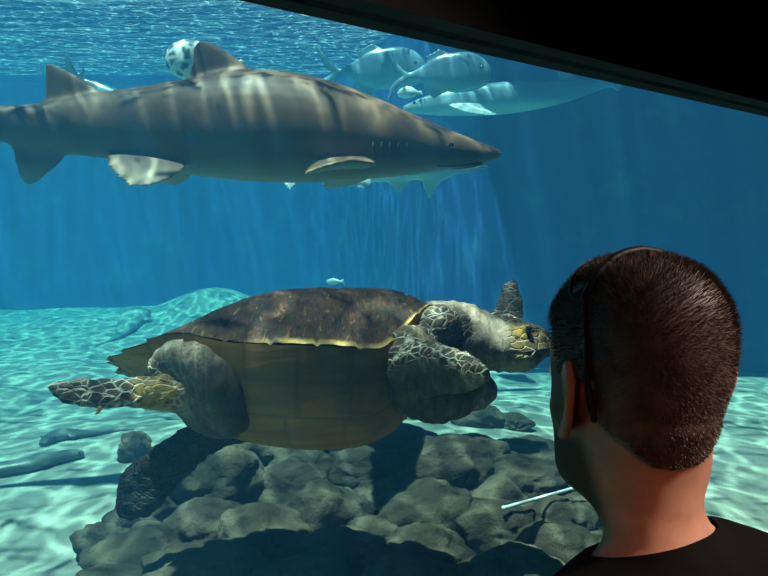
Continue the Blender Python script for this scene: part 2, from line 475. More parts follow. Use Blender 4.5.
def tank_wall(name, pts, th=0.25):
    bm = bmesh.new()
    pv = [Vector((x, y, 0)) for x, y in pts]
    rings = []
    for i, p in enumerate(pv):
        t = (pv[min(i + 1, len(pv) - 1)] - pv[max(i - 1, 0)]).normalized(); n = Vector((-t.y, t.x, 0)) * th
        rings.append([p + Vector((0, 0, SAND - 0.4)), p + n + Vector((0, 0, SAND - 0.4)), p + n + Vector((0, 0, SURF + 0.12)), p + Vector((0, 0, SURF + 0.12))])
    add_loft(bm, rings)
    return tag(obj(name, bm, M['tankwall'], smooth=False), kind='structure')
tank_wall('wall_tank_back', back)
tank_wall('wall_tank_left', [(-9.5, A.y), (-9.5, 12.0)])
tank_wall('wall_tank_end', [(A.x, A.y), (-9.5, A.y)])

# added ledge above the water, put there to keep sun off the right-hand wall
ledge_pts = [(x, wall_y(x)) for x in np.linspace(0.35, 5.3, 30)]
bm = bmesh.new(); rings = []
for x, y in ledge_pts:
    rings.append([Vector((x, y + .02, SURF + .13)), Vector((x - .05, y - .62, SURF + .13)), Vector((x - .05, y - .62, SURF + .23)), Vector((x, y + .02, SURF + .23))])
add_loft(bm, rings)
tag(obj('shade_trim_1', bm, M['shade_ledge'], smooth=False), kind='structure')

def sand_z(x, y):
    z = 0.05 * fbm((x, y, 0), 0.5) + 0.014 * fbm((x, y, 3), 2.2)
    z += 0.14 * math.exp(-(((x + 1.9) / 1.3) ** 2 + ((y - 10.6) / 0.9) ** 2)) + 0.26 * math.exp(-(((x + 2.0) / 0.55) ** 2 + ((y - 10.6) / 0.9) ** 2))     # bank of sand by the far wall
    z += 0.20 * math.exp(-(((x + 0.1) / 1.3) ** 2 + ((y - 4.3) / 1.1) ** 2))      # rise under the rocks
    return SAND + z
bm = bmesh.new()
nx, ny = 120, 130
gv = [[bm.verts.new((x, y, sand_z(x, y))) for x in np.linspace(-9.5, 5.6, nx)] for y in np.linspace(-3.0, 12.1, ny)]
for j in range(ny - 1):
    for i in range(nx - 1):
        x, y = gv[j][i].co.x, gv[j][i].co.y
        if WN.dot(gv[j + 1][i].co) < WD - 0.12 or y > wall_y(x) + 0.4: continue
        bm.faces.new((gv[j][i], gv[j][i + 1], gv[j + 1][i + 1], gv[j + 1][i]))
bmesh.ops.delete(bm, geom=[v for v in bm.verts if not v.link_faces], context='VERTS')
tag(obj('tank_floor', bm, M['sand']), kind='structure')
def on_sand(px, py):
    p = G(px, py)
    for _ in range(4): p = G(px, py, sand_z(p.x, p.y))
    return p
# ------------------------------------------------------------------ rocks on the sand
def pile_h(x, y):
    return 0.10 * math.exp(-(((x + 0.1) / 1.0) ** 2 + ((y - 4.3) / 0.9) ** 2))
rock_rng = random.Random(11)
def rock_mesh(seed, sub=5):
    bm = bmesh.new(); add_ball(bm, (0, 0, 0), 1.0, sub)
    o = Vector((seed * 7.3, seed * 3.1, seed * 1.7))
    for v in bm.verts:
        d = v.co.normalized()
        k = 1 + 0.22 * noise.noise(d * 1.3 + o) + 0.13 * noise.noise(d * 3.1 + o) + 0.035 * noise.noise(d * 8 + o) + 0.02 * noise.noise(d * 20 + o) + .015 * noise.noise(d * 45 + o)
        v.co = d * k
    return to_mesh(bm, 'boulder')
rock_meshes = [rock_mesh(i) for i in range(7)]
NEAR = 'grey-brown algae-coated boulder in the rock heap under the turtle'
# px, py of the foot, half width in px, height ratio, label
ROCKS = [
 (128, 566, 34, .6, None), (170, 545, 44, .7, None), (205, 565, 46, .7, None), (150, 580, 50, .6, None), (262, 570, 52, .7, None),
 (222, 528, 50, .7, None), (275, 530, 44, .75, None), (248, 500, 46, .75, None), (205, 505, 26, .6, None), (292, 500, 40, .7, None),
 (322, 545, 46, .75, None), (330, 578, 48, .6, None), (300, 470, 48, .6, None), (345, 462, 44, .55, None), (262, 475, 30, .6, None),
 (352, 520, 22, .7, None), (395, 575, 44, .6, None), (430, 545, 50, .65, None), (372, 548, 30, .6, None), (400, 470, 46, .45, None),
 (455, 520, 46, .7, None), (480, 560, 46, .7, None), (495, 522, 40, .65, None), (530, 575, 50, .65, None), (545, 540, 42, .6, None),
 (520, 500, 42, .6, None), (450, 492, 50, .5, None), (515, 486, 44, .45, None), (560, 500, 34, .5, None), (425, 500, 26, .6, None),
 (575, 560, 30, .5, None), (372, 500, 40, .6, None), (395, 520, 34, .5, None), (140, 612, 44, .6, None), (215, 625, 66, .6, None), (310, 630, 66, .6, None), (405, 630, 60, .6, None), (500, 630, 66, .6, None), (590, 625, 50, .5, None), (585, 530, 34, .5, None),
 (228, 476, 17, .55, 'small smooth grey stone lying alone on pale sand behind the rear flipper'),
 (201, 494, 8, .6, 'smallest dark pebble on pale sand left of the rock heap'),
 (130, 462, 17, 1.1, 'rounded grey boulder on the sand half hidden behind the downward rear flipper'),
 (480, 428, 27, .55, "dark oval boulder on bright sand below the turtle's chin"),
 (516, 430, 18, .55, "smaller oval boulder on bright sand beside the man's jaw"),
 (548, 462, 22, .4, 'low flat boulder touching the outline of the bearded chin'),
 (270, 447, 18, .6, "grey stone peeping out just under the turtle's belly at the top of the heap"),
]
ell = []
for i, (px, py, hw, hr, lab) in enumerate(ROCKS):
    p = on_sand(px, py); w = hw * p.y / FPX * (1.0 if lab else 1.06)
    sy = rock_rng.uniform(0.85, 1.1)
    q = p + Vector((0, w * 0.75, 0))
    ell.append([q.x, q.y, sand_z(q.x, q.y) + w * hr * .55 + (pile_h(q.x, q.y) if not lab else 0), w, w * sy, w * hr, 0 if lab else 1])
home = [e[:3] for e in ell]
for it in range(160):                                  # settle the heap: push boulders apart until they only touch
    for i in range(len(ell)):
        for j in range(i):
            a, b = ell[i], ell[j]
            d = Vector((a[0] - b[0], a[1] - b[1], a[2] - b[2]))
            rx, ry, rz = (a[k] + b[k] for k in (3, 4, 5))
            q = Vector((d.x / rx, d.y / ry, d.z / rz)).length
            if q < 0.84:
                n = Vector((d.x / rx ** 2, d.y / ry ** 2, d.z / rz ** 2)); n = n.normalized() if n.length > 1e-6 else Vector((0, 0, 1))
                n.z += .25 if d.z >= 0 else -.25; n.y *= .8
                mv = n * (0.84 - q) * min(rx, rz) * .25
                if a[6]: a[0] += mv.x; a[1] += mv.y; a[2] += mv.z
                if b[6]: b[0] -= mv.x; b[1] -= mv.y; b[2] -= mv.z
    for a, h in zip(ell, home):
        for k, lim in ((0, .10), (1, .16)): a[k] = min(max(a[k], h[k] - lim), h[k] + lim)
        a[2] = min(a[2], h[2] + .09)
        a[2] = max(a[2] - .004, sand_z(a[0], a[1]) + a[5] * .45)
for i, (e, (px, py, hw, hr, lab)) in enumerate(zip(ell, ROCKS)):
    o = obj('boulder', rock_meshes[i % 7], M['rock'])
    o.scale = e[3:6]
    o.rotation_euler = (rock_rng.uniform(-.12, .12), rock_rng.uniform(-.12, .12), rock_rng.choice((0, math.pi)) + rock_rng.uniform(-.15, .15))
    o.location = e[:3]
    if lab: tag(o, lab, 'rock')
    else: tag(o, NEAR, 'rock', 'boulders of the rock heap')

M['glint_white'] = m_pale('glint_white_skin', (0.7, 0.85, 0.85), (0.9, 0.95, 0.92), -0.03, 0.03)
# ------------------------------------------------------------------ the big shark
def body_loft(bm, rows, Y0, wfac, n=28, sub=4, e=2.1):
    """rows: px, top py, bottom py, width ratio -> rings round a spine at depth Y0."""
    rings = []
    for x, t, b, wr in cr(rows, sub):
        pt, pb = P(x, t, Y0), P(x, b, Y0)
        c = (pt + pb) / 2; h = max((pt - pb).length / 2, 0.002); w = h * wr * wfac
        rings.append([Vector((c.x, c.y + w * math.copysign(abs(math.cos(q)) ** (2 / e), math.cos(q)), c.z + h * math.copysign(abs(math.sin(q)) ** (2 / e), math.sin(q)))) for q in (2 * math.pi * k / n for k in range(n))])
    add_loft(bm, rings)
def fin_px(bm, rows, Y0, sub=5):
    """rows: leading px,py, dY, trailing px,py, dY, thickness px"""
    k = Y0 / FPX
    st = []
    for lx, ly, ld, tx, ty, td, th in rows:
        st.append((P(lx, ly, Y0) + Vector((0, ld, 0)), P(tx, ty, Y0) + Vector((0, td, 0)), th * k))
    add_fin(bm, st, sub=sub)
YS = 3.6
bm = bmesh.new()
body_loft(bm, [(-120, 96, 118, .6), (-80, 101, 128, .65), (-40, 104, 136, .7), (0, 106, 142, .75), (40, 103, 151, .8), (90, 94, 157, .82), (140, 87, 163, .85), (190, 79, 175, .88),
               (240, 70, 181, .9), (290, 72, 183, .92), (330, 81, 182, .98), (370, 95, 179, 1.05), (410, 113, 175, 1.15), (445, 128, 170, 1.25), (475, 140, 166, 1.4), (495, 147.5, 160, 1.5), (503, 152, 156.5, 1.2)], YS, 1.0)
fin_px(bm, [(112, 102, 0, 44, 112, 0, 6), (92, 84, 0, 43, 98, 0, 5), (72, 72, 0, 43, 82, 0, 4), (54, 63, 0, 44, 70, 0, 2.5), (47, 61, 0, 44, 64, 0, 1)], YS)                       # second dorsal
fin_px(bm, [(272, 84, 0, 184, 95, 0, 8), (250, 67, 0, 188, 82, 0, 6.5), (231, 53, 0, 190, 66, 0, 5), (214, 43, 0, 192, 50, 0, 3.5), (203, 38, 0, 195, 42, 0, 1.2)], YS)              # first dorsal
fin_px(bm, [(72, 146, 0, 4, 136, 0, 6), (62, 163, 0, 11, 152, 0, 4.5), (45, 178, 0, 15, 170, 0, 3), (33, 187, 0, 19, 184, 0, 1)], YS)                                            # anal
fin_px(bm, [(196, 164, -.10, 112, 150, -.06, 5), (193, 174, -.18, 113, 163, -.12, 4), (178, 185, -.24, 126, 176, -.19, 3), (160, 191, -.28, 144, 188, -.26, 1)], YS)         # near pelvic
fin_px(bm, [(190, 164, .10, 116, 152, .06, 5), (180, 178, .20, 124, 168, .16, 3), (160, 184, .27, 146, 182, .26, 1)], YS)
fin_px(bm, [(378, 166, -.16, 318, 164, -.14, 7), (376, 168, -.34, 312, 172, -.30, 5), (358, 168, -.52, 312, 180, -.46, 3.5), (330, 176, -.64, 314, 183, -.60, 1)], YS)      # near pectoral
fin_px(bm, [(378, 168, .16, 322, 168, .14, 7), (368, 174, .34, 316, 178, .30, 5), (350, 178, .52, 312, 184, .46, 3), (326, 182, .62, 314, 186, .6, 1)], YS)
fin_px(bm, [(-60, 98, 0, -96, 130, 0, 5), (-150, 84, 0, -150, 116, 0, 4), (-230, 56, 0, -225, 84, 0, 3), (-300, 30, 0, -285, 50, 0, 1)], YS)                                      # tail, upper lobe
fin_px(bm, [(-70, 122, 0, -120, 112, 0, 4), (-90, 146, 0, -122, 134, 0, 3), (-112, 166, 0, -124, 160, 0, 1)], YS)
root = empty('shark', P(260, 126, YS))
tag(root, 'large brown-grey shark with light ripples on its back swimming above the turtle', 'shark')
def sub_origin(bm, o):
    bmesh.ops.translate(bm, verts=bm.verts, vec=-o.location); return bm
obj('body', sub_origin(union(bm, 0.011, 4), root), M['shark'], root)
for sgn in (-1, 1):
    b = bmesh.new(); pe = P(449, 147, YS); add_ball(b, (pe.x, YS + sgn * 0.104, pe.z), (0.012, 0.006, 0.010), 2)
    obj('eye', sub_origin(b, root), M['eye'], root)
    for i in range(5):
        b = bmesh.new(); x = 376 + 8 * i
        hw = 0.170 - .006 * i
        pts = [Vector((P(x + dx, y, YS).x, YS + sgn * (hw + dy), P(x, y, YS).z)) for dx, y, dy in ((0, 134 + 1.2 * i, -.028), (-2, 143, -.006), (-2, 152, -.002), (1, 160, -.014))]
        add_tube(b, pts, [.001, .0045, .0045, .001], 6, 3)
        obj('gill_slit', sub_origin(b, root), M['gill'], root)
b = bmesh.new()
add_tube(b, [P(436, 167, YS) + Vector((0, -.085, 0)), P(456, 167, YS) + Vector((0, -.08, 0)), P(474, 165, YS) + Vector((0, -.05, 0)), P(481, 163.5, YS), P(474, 165, YS) + Vector((0, .05, 0)), P(456, 167, YS) + Vector((0, .08, 0)), P(436, 167, YS) + Vector((0, .085, 0))], [.004, .006, .007, .007, .007, .006, .004], 8, 4)
obj('mouth', sub_origin(b, root), M['gill'], root)

# ------------------------------------------------------------------ paler fish behind it
def far_fish(name, label, cat, Y, rows, fins, mat, origin, group=None, voxel=0.012, eye=None, wf=0.7):
    b = bmesh.new(); body_loft(b, rows, Y, wf)
    for f in fins: fin_px(b, f, Y)
    o = empty(name, P(*origin, Y)); tag(o, label, cat, group)
    obj('body', sub_origin(union(b, voxel, 2), o), mat, o)
    if eye:
        ex, ey, ed, er = eye
        for sgn in (-1, 1):
            e = bmesh.new(); add_ball(e, P(ex, ey, Y) + Vector((0, sgn * ed, 0)), er, 2); obj('eye', sub_origin(e, o), M['eye'], o)
    return o
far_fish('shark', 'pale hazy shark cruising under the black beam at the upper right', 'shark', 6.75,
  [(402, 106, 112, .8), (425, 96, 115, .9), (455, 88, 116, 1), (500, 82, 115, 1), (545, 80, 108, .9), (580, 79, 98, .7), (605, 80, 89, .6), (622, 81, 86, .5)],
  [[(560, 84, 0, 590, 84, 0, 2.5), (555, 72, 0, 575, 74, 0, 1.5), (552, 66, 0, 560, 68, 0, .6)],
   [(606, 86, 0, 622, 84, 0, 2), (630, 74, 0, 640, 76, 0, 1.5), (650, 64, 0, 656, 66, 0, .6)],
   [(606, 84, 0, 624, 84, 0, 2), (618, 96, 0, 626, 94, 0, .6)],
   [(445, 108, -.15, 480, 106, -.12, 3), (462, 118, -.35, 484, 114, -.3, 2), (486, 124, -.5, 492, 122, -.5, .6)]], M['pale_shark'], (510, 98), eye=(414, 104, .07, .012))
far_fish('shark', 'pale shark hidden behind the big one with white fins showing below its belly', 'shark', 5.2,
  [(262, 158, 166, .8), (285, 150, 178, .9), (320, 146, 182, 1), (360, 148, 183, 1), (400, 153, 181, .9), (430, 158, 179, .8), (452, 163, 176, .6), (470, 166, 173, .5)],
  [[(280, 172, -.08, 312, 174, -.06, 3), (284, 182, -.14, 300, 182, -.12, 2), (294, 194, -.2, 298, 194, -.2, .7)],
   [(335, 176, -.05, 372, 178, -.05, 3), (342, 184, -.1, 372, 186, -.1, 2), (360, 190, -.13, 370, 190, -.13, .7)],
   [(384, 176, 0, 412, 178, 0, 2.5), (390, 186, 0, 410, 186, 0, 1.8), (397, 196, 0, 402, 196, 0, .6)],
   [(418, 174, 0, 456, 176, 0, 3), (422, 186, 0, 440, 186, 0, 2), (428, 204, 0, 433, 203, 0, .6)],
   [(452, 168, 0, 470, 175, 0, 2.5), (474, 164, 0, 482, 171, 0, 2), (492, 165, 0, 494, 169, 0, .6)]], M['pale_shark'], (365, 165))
jack_fins = lambda x, y, k: [[(x - 62*k, y + 2, 0, x - 66*k, y + 8, 0, 1.6), (x - 74*k, y - 10*k, 0, x - 78*k, y - 2*k, 0, 1.2), (x - 86*k, y - 26*k, 0, x - 87*k, y - 22*k, 0, .5)],
                             [(x - 62*k, y + 8, 0, x - 66*k, y + 2, 0, 1.6), (x - 76*k, y + 20*k, 0, x - 80*k, y + 12*k, 0, 1.2), (x - 84*k, y + 34*k, 0, x - 86*k, y + 30*k, 0, .5)],
                             [(x - 14*k, y - 18*k, 0, x - 44*k, y - 12*k, 0, 1.6), (x - 30*k, y - 25*k, 0, x - 46*k, y - 16*k, 0, .6)],
                             [(x - 20*k, y + 20*k, 0, x - 46*k, y + 14*k, 0, 1.6), (x - 36*k, y + 29*k, 0, x - 48*k, y + 18*k, 0, .6)]]
def jack(x, y, k, Y, label):
    rows = [(x - 68*k, y + 2, y + 8, .6), (x - 55*k, y - 3*k, y + 9*k, .7), (x - 35*k, y - 15*k, y + 18*k, .8), (x - 12*k, y - 21*k, y + 22*k, .9), (x + 6*k, y - 20*k, y + 20*k, .95), (x + 18*k, y - 13*k, y + 15*k, .95), (x + 25*k, y - 4*k, y + 8*k, .9)]
    o = far_fish('silver_fish', label, 'fish', Y, rows, jack_fins(x, y, k), M['jack'], (x, y), 'silvery fish behind the big shark', eye=(x + 13*k, y - 3*k, .055 * k * Y / 4, .012), wf=.45)
    return o
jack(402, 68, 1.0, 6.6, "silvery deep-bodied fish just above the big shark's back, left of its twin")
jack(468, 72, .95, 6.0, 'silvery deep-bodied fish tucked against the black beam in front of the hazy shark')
far_fish('speckled_fish', 'round white-speckled fish half hidden behind the tall dorsal fin', 'fish', 4.3,
  [(165, 55, 63, .8), (169, 47, 71, .9), (180, 40, 79, .9), (196, 40, 80, .9), (214, 46, 76, .8), (230, 55, 70, .6), (240, 60, 66, .5)],
  [[(236, 58, 0, 238, 68, 0, 1.5), (246, 54, 0, 248, 72, 0, 1), (252, 50, 0, 252, 76, 0, .5)]], M['speckled'], (196, 60), eye=(173, 56, .035, .009))
far_fish('forked_tail_fish', 'dim blue fish with upturned forked tail behind the rear dorsal fin', 'fish', 5.2,
  [(76, 76, 82, .6), (84, 78, 90, .7), (100, 82, 108, .9), (120, 90, 124, .9), (140, 102, 130, .9), (152, 114, 126, .8)],
  [[(86, 82, 0, 76, 88, 0, 2), (74, 64, 0, 66, 76, 0, 1.8), (67, 46, 0, 62, 58, 0, 1), (65, 43, 0, 63, 47, 0, .5)],
   [(86, 84, 0, 76, 84, 0, 2), (85, 68, 0, 80, 70, 0, 1.3), (88, 52, 0, 86, 54, 0, .6)]], M['jack'], (110, 100))
far_fish('small_glint_fish', 'tiny bright turquoise fish glinting above the turtle shell', 'fish', 5.0,
  [(326, 281, 283, .7), (329, 279, 284, .9), (333, 278, 285, .9), (337, 279, 284, .8), (341, 281, 283, .5)],
  [[(340, 281, 0, 341, 283, 0, .6), (344, 278, 0, 345, 286, 0, .4)]], M['glint_white'], (333, 282), voxel=.004)

far_fish('small_glint_fish', 'little white fish-shaped body standing for a sun glint on the silvery pair', 'fish', 5.6,  # added body in place of a sun glint
  [(397, 92, 95, .7), (401, 88, 98, .9), (408, 86, 98.5, .9), (414, 88, 97, .8), (418, 91, 95, .5)],
  [[(417, 91, 0, 418, 95, 0, .8), (422, 89, 0, 424, 98, 0, .5)]], M['glint_white'], (408, 92), voxel=.006)

# ------------------------------------------------------------------ bottom dwellers on the sand at the left
def bottom_fish(name, label, pts, mat, fins=(), head_flat=1.3, eye=True):
    """pts: px, py, half width px, along the sand from tail to head."""
    b = bmesh.new()
    rows = []
    for px, py, hw in pts:
        p = on_sand(px, py); r = hw * p.y / FPX
        rows.append((p.x, p.y, sand_z(p.x, p.y) + r * 0.75, r))
    rows = cr(rows, 5)
    rings = []
    for i, (x, y, z, r) in enumerate(rows):
        t = Vector(rows[min(i+1, len(rows)-1)][:3]) - Vector(rows[max(i-1, 0)][:3]); t.z = 0; t.normalize()
        a = Vector((-t.y, t.x, 0))
        rings.append([Vector((x, y, z)) + a * (math.cos(q) * r * head_flat) + Vector((0, 0, math.sin(q) * r * 0.85)) for q in (2 * math.pi * k / 16 for k in range(16))])
    add_loft(b, rings)
    for i0, side, ln, back in fins:
        x, y, z, r = rows[i0]; t = Vector(rows[min(i0+1, len(rows)-1)][:3]) - Vector(rows[i0-1][:3]); t.normalize()
        a = Vector((-t.y, t.x, 0)).normalized() * side if side else Vector((0, 0, 1))
        c = Vector((x, y, z))
        add_fin(b, [(c + t * r * 1.2, c - t * r * 1.2, r * .25), (c + a * ln * r * .6 + t * r * (.8 - back), c + a * ln * r * .6 - t * r * (1 + back), r * .18), (c + a * ln * r - t * r * back * 1.3, c + a * ln * r - t * r * (.4 + back * 1.5), r * .06)], nrm=(0, 0, 1) if side else a.cross(t))
    o = empty(name, rows[len(rows)//2][:3]); tag(o, label, 'fish')
    obj('body', sub_origin(union(b, 0.008, 2), o), mat, o)
    if eye:
        x, y, z, r = rows[-5]; t = Vector(rows[-1][:3]) - Vector(rows[-5][:3]); t.normalize(); a = Vector((-t.y, t.x, 0))
        for sgn in (-1, 1):
            e = bmesh.new(); add_ball(e, Vector((x, y, z)) + a * sgn * r * .9 * head_flat + Vector((0, 0, r * .5)), r * .18, 2); obj('eye', sub_origin(e, o), M['eye'], o)
    return o
bottom_fish('eel_like_fish', 'long dark slender fish resting on the sand, cut by the left picture edge',
  [(-130, 492, 2), (-90, 489, 5), (-40, 482, 7.5), (0, 476, 9), (30, 471, 9), (55, 464, 8), (75, 459, 6.5), (84, 457, 4)], M['dull_fish'], [(24, 1, 1.9, .8), (24, -1, 1.9, .8)])
bottom_fish('ray_like_fish', 'dim flat-headed fish with a thin tail lying on the sand below the outstretched flipper',
  [(134, 430, 1.0), (115, 432, 2), (95, 436, 3.5), (78, 438, 5.5), (62, 440, 7.5), (50, 443, 6), (42, 447, 3)], M['dull_fish'], [(18, 1, 2.2, .6), (18, -1, 2.2, .6)], 1.5)
bottom_fish('ray', 'hazy turquoise ray resting on bright sand near the far tank wall',
  [(96, 346, .8), (108, 342, 1.5), (120, 337, 3), (130, 329, 7), (138, 321, 8), (144, 315, 4), (148, 312, 2)], M['ray'], [(17, 1, 2.6, .5), (17, -1, 2.6, .5)], 1.7)

# ------------------------------------------------------------------ pale rod among the rocks
a_, b_ = P(504, 508, 2.92), P(602, 480, 3.24)
bm = bmesh.new(); add_tube(bm, [a_, a_.lerp(b_, .3), a_.lerp(b_, .7), b_], [.0068, .0062, .0058, .005], 10, 3); add_ball(bm, a_, .0088, 2)
tag(obj('rod', bm, M['rod']), "thin pale straight rod slanting over the dark rocks to the man's neck", 'rod')
# ------------------------------------------------------------------ the sea turtle
YT, ROLL = 2.45, R(17)
TO = P(280, 360, YT)
TM = Matrix.Rotation(-ROLL, 3, 'X')
TMi = TM.inverted()
KT = YT / FPX
def TL(px, py, yl):
    """turtle-local point at local depth yl that is seen at a pixel"""
    d = TMi @ ray(px, py); c = TMi @ (Vector((0, 0, CZ)) - TO)
    return c + d * ((yl - c.y) / d.y)
turtle = empty('sea_turtle', TO, (-ROLL, 0, 0))
tag(turtle, "big sea turtle with a brown shell swimming towards the man's face", 'turtle')
XR, XF = TL(114, 360, 0).x, TL(437, 330, 0).x
SL = XF - XR; SXC = (XR + XF) / 2
def interp(tab, u):
    xs, ys = zip(*tab); return float(np.interp(u, xs, ys))
def smooth_tab(tab):
    rows = cr(tab, 12); return [(r[0], r[1]) for r in rows]
HT = smooth_tab([(0, -.01), (.1, .03), (.2, .068), (.3, .118), (.4, .165), (.5, .192), (.65, .206), (.8, .207), (.92, .198), (1, .165)])
DT = smooth_tab([(0, .05), (.12, .10), (.25, .175), (.4, .225), (.6, .245), (.8, .238), (.9, .19), (1, .09)])
def rim(a, serr=True):
    ca, sa = math.cos(a), math.sin(a)
    x = ca; y = sa * (1 - .20 * max(0, -ca) - .03 * ca)
    r = 1.0
    if serr:
        k = (a / (2 * math.pi) * 25) % 1.0
        k = k if a < math.pi else 1 - k
        r += .085 * sstep(-.1, -.75, ca) * (k - .5)
    x, y = SXC + x * r * SL / 2, y * r * .345
    zm = .15 * sstep(.62, 1.0, ca) - .008 + .042 * math.exp(-((ca + .52) / .28) ** 2) * abs(sa)
    return x, y, zm
NA, NS = 300, 70
def shell_pt(a, s, top):
    x, y, zm = rim(a)
    sp = .62 * (x - SXC) + SXC
    X = sp + (x - sp) * s; Y = y * s
    u = (X - XR) / SL
    if top:
        h = interp(HT, u) * .95
        Z = zm + (max(h, zm + .012) - zm) * (1 - s ** 2.3) if s < 1 else zm
    else:
        d = interp(DT, u)
        Z = zm - .004 - (d * .955 + zm * .9) * (1 - s ** (1.2 + 3.0 * sstep(.10, .40, u)))
    return X, Y, Z, u
def line(d, w): return max(0.0, 1 - abs(d) / w)
def build_shell(top):
    bm = bmesh.new(); seam_v, rim_v = [], []
    rows = []
    for j in range(NS + 1):
        s = (j / NS) ** .8
        
        row = []
        for i in range(NA):
            a = 2 * math.pi * i / NA
            X, Y, Z, u = shell_pt(a, s, top)
            k = (a / (2 * math.pi) * 25)
            if top:
                per = .205; tri = abs(((u + .02) / per) % 1 - .5) * 2
                vb = .085 + .045 * (1 - tri)
                sm = line(s - .865, .012)
                if s > .865: sm = max(sm, line(abs((k % 1) - .5) - .5, .06))
                else:
                    if abs(Y) < vb: sm = max(sm, line((((u + .02) / per) % 1 - .5), .05))
                    else: sm = max(sm, line((((u + .12) / per) % 1 - .5), .05))
                    sm = max(sm, line(abs(Y) - vb, .008))
                ri = sstep(.962, .988, s) * sstep(-.35, .05, math.cos(a))
                dome = 0
                Z += -.007 * sm + .004 * noise.noise((X * 9, Y * 9, 1)) + .0025 * noise.noise((X * 30, Y * 30, 5))
            else:
                sm = max(line(Y, .006), line(s - .90, .012), line(s - .74, .012))
                sm = max(sm, line(((u * 6.2) % 1 - .5), .04) if s < .74 else line((((u * 7 + .3)) % 1 - .5), .05))
                ri = 0
                Z += .003 * noise.noise((X * 6, Y * 6, 9)) + .003 * sm
            row.append(bm.verts.new((X, Y, Z))); seam_v.append(sm); rim_v.append(ri)
        rows.append(row)
    for j in range(NS):
        for i in range(NA):
            k = (i + 1) % NA
            try: bm.faces.new((rows[j][i], rows[j][k], rows[j + 1][k], rows[j + 1][i]))
            except ValueError: pass
    me = bpy.data.meshes.new('shell'); bm.normal_update()
    bmesh.ops.recalc_face_normals(bm, faces=bm.faces); bm.to_mesh(me); bm.free()
    for nm, v in (('seam', seam_v), ('rim', rim_v)):
        me.attributes.new(nm, 'FLOAT', 'POINT').data.foreach_set('value', v)
    return me
obj('carapace', build_shell(True), M['scute'], turtle)
obj('plastron', build_shell(False), M['plastron'], turtle)

bm = bmesh.new()
def tball(px, py, yl, rx, ry, rz, tilt=0):
    add_ball(bm, TL(px, py, yl), (rx * KT, ry, rz * KT), 3, Matrix.Rotation(R(tilt), 3, 'Y'))
def tfin(rows, sub=5, n=18, nrm=None):
    add_fin(bm, [(TL(a, b, y0), TL(c, d, y1), th * KT) for a, b, y0, c, d, y1, th in rows], n, sub, nrm)
add_ball(bm, (SXC + .02, 0, -.03), (SL * .44, .27, .15), 3)                                       # trunk inside the shell
add_tube(bm, [TL(395, 350, 0), TL(430, 338, 0), TL(460, 337, 0), TL(482, 341, 0), TL(500, 344, 0)], [.09, .100, .096, .084, .070], 20, 5)
rings = []
for x, t, b, w in cr([(482, 316, 370, .075), (496, 314, 371, .080), (510, 316, 372, .078), (524, 320, 372, .068), (535, 323, 367, .052), (543, 327, 361, .036), (549, 332, 357, .022), (552.5, 338, 354, .010)], 5):
    p, q = TL(x, t, 0), TL(x, b, 0); c = (p + q) / 2; h = (p - q).length / 2
    rings.append([c + Vector((0, w * math.cos(k) * (1 - .12 * math.sin(k)), h * math.sin(k))) for k in (2 * math.pi * i / 24 for i in range(24))])
add_loft(bm, rings)
for sg in (-1, 1): add_ball(bm, TL(522, 331, 0) + Vector((0, sg * .056, 0)), (.022, .014, .016), 2)    # brow over the eye
# near front limb: heavy shoulder and the foreshortened flipper
tball(432, 384, -.14, 50, .12, 37, 8)
tball(408, 352, -.17, 30, .08, 26, 0)
tfin([(396, 346, -.22, 402, 402, -.20, 22), (425, 340, -.30, 436, 396, -.28, 18), (455, 348, -.38, 464, 394, -.36, 14), (478, 360, -.44, 480, 388, -.43, 10), (489, 370, -.47, 486, 381, -.47, 5)])
tball(438, 326, -.12, 23, .07, 21, 0)
# far front limb: shoulder below the neck and the flipper raised behind the head
tball(462, 384, .10, 38, .09, 26, 20)
tfin([(462, 330, .16, 484, 350, .16, 18), (480, 318, .24, 512, 330, .24, 12), (494, 309, .28, 525, 318, .28, 9), (498, 297, .31, 524, 302, .31, 7), (503, 286, .33, 521, 289, .33, 5), (510, 279.5, .34, 517, 280, .34, 2)])
# near hind limb stretched back, its thigh above
add_tube(bm, [TL(160, 366, -.23), TL(176, 357, -.255), TL(200, 364, -.27), TL(220, 385, -.26), TL(230, 412, -.22)], [.034, .044, .056, .068, .06], 18, 5)
tball(222, 392, -.14, 46, .12, 44, 0)
tfin([(214, 372, -.22, 206, 430, -.20, 24), (185, 373, -.25, 180, 416, -.24, 19), (160, 376, -.27, 158, 411, -.27, 14), (125, 377, -.29, 125, 409, -.29, 10), (88, 378, -.31, 88, 409, -.31, 8), (60, 380, -.33, 62, 404, -.33, 6), (46, 385, -.34, 50, 396, -.34, 3)])
# far hind limb hanging down
tfin([(205, 418, .10, 268, 436, .10, 22), (172, 434, .16, 226, 447, .16, 16), (146, 452, .20, 192, 474, .20, 12), (126, 466, .23, 172, 494, .23, 10), (116, 488, .25, 156, 513, .25, 8), (115, 508, .26, 140, 521, .26, 5), (119, 518, .265, 130, 521, .265, 2.5)])
add_tube(bm, [TL(185, 370, .02), TL(150, 368, .02), TL(128, 370, .02), TL(114, 372, .02)], [.05, .035, .02, .006], 12, 4)
b2 = union(bm, 0.0075, 2)
reg = {}
def seg_d(p, a, b):
    ab = b - a; t = max(0, min(1, (p - a).dot(ab) / ab.length_squared)); return (p - (a + ab * t)).length
flip = [(TL(385, 352, -.24), TL(440, 350, -.36), .075), (TL(440, 350, -.36), TL(490, 374, -.47), .075), (TL(150, 393, -.27), TL(45, 390, -.34), .085), (TL(200, 440, .15), TL(122, 515, .26), .15), (TL(505, 318, .27), TL(514, 280, .34), .10), (TL(470, 330, .2), TL(510, 310, .29), .07)]
crown_a, crown_b = TL(508, 318, 0), TL(540, 327, 0)
n_ = len(b2.verts); A_ = {k: [0.0] * n_ for k in ('scaly', 'yellow', 'pale', 'dark')}
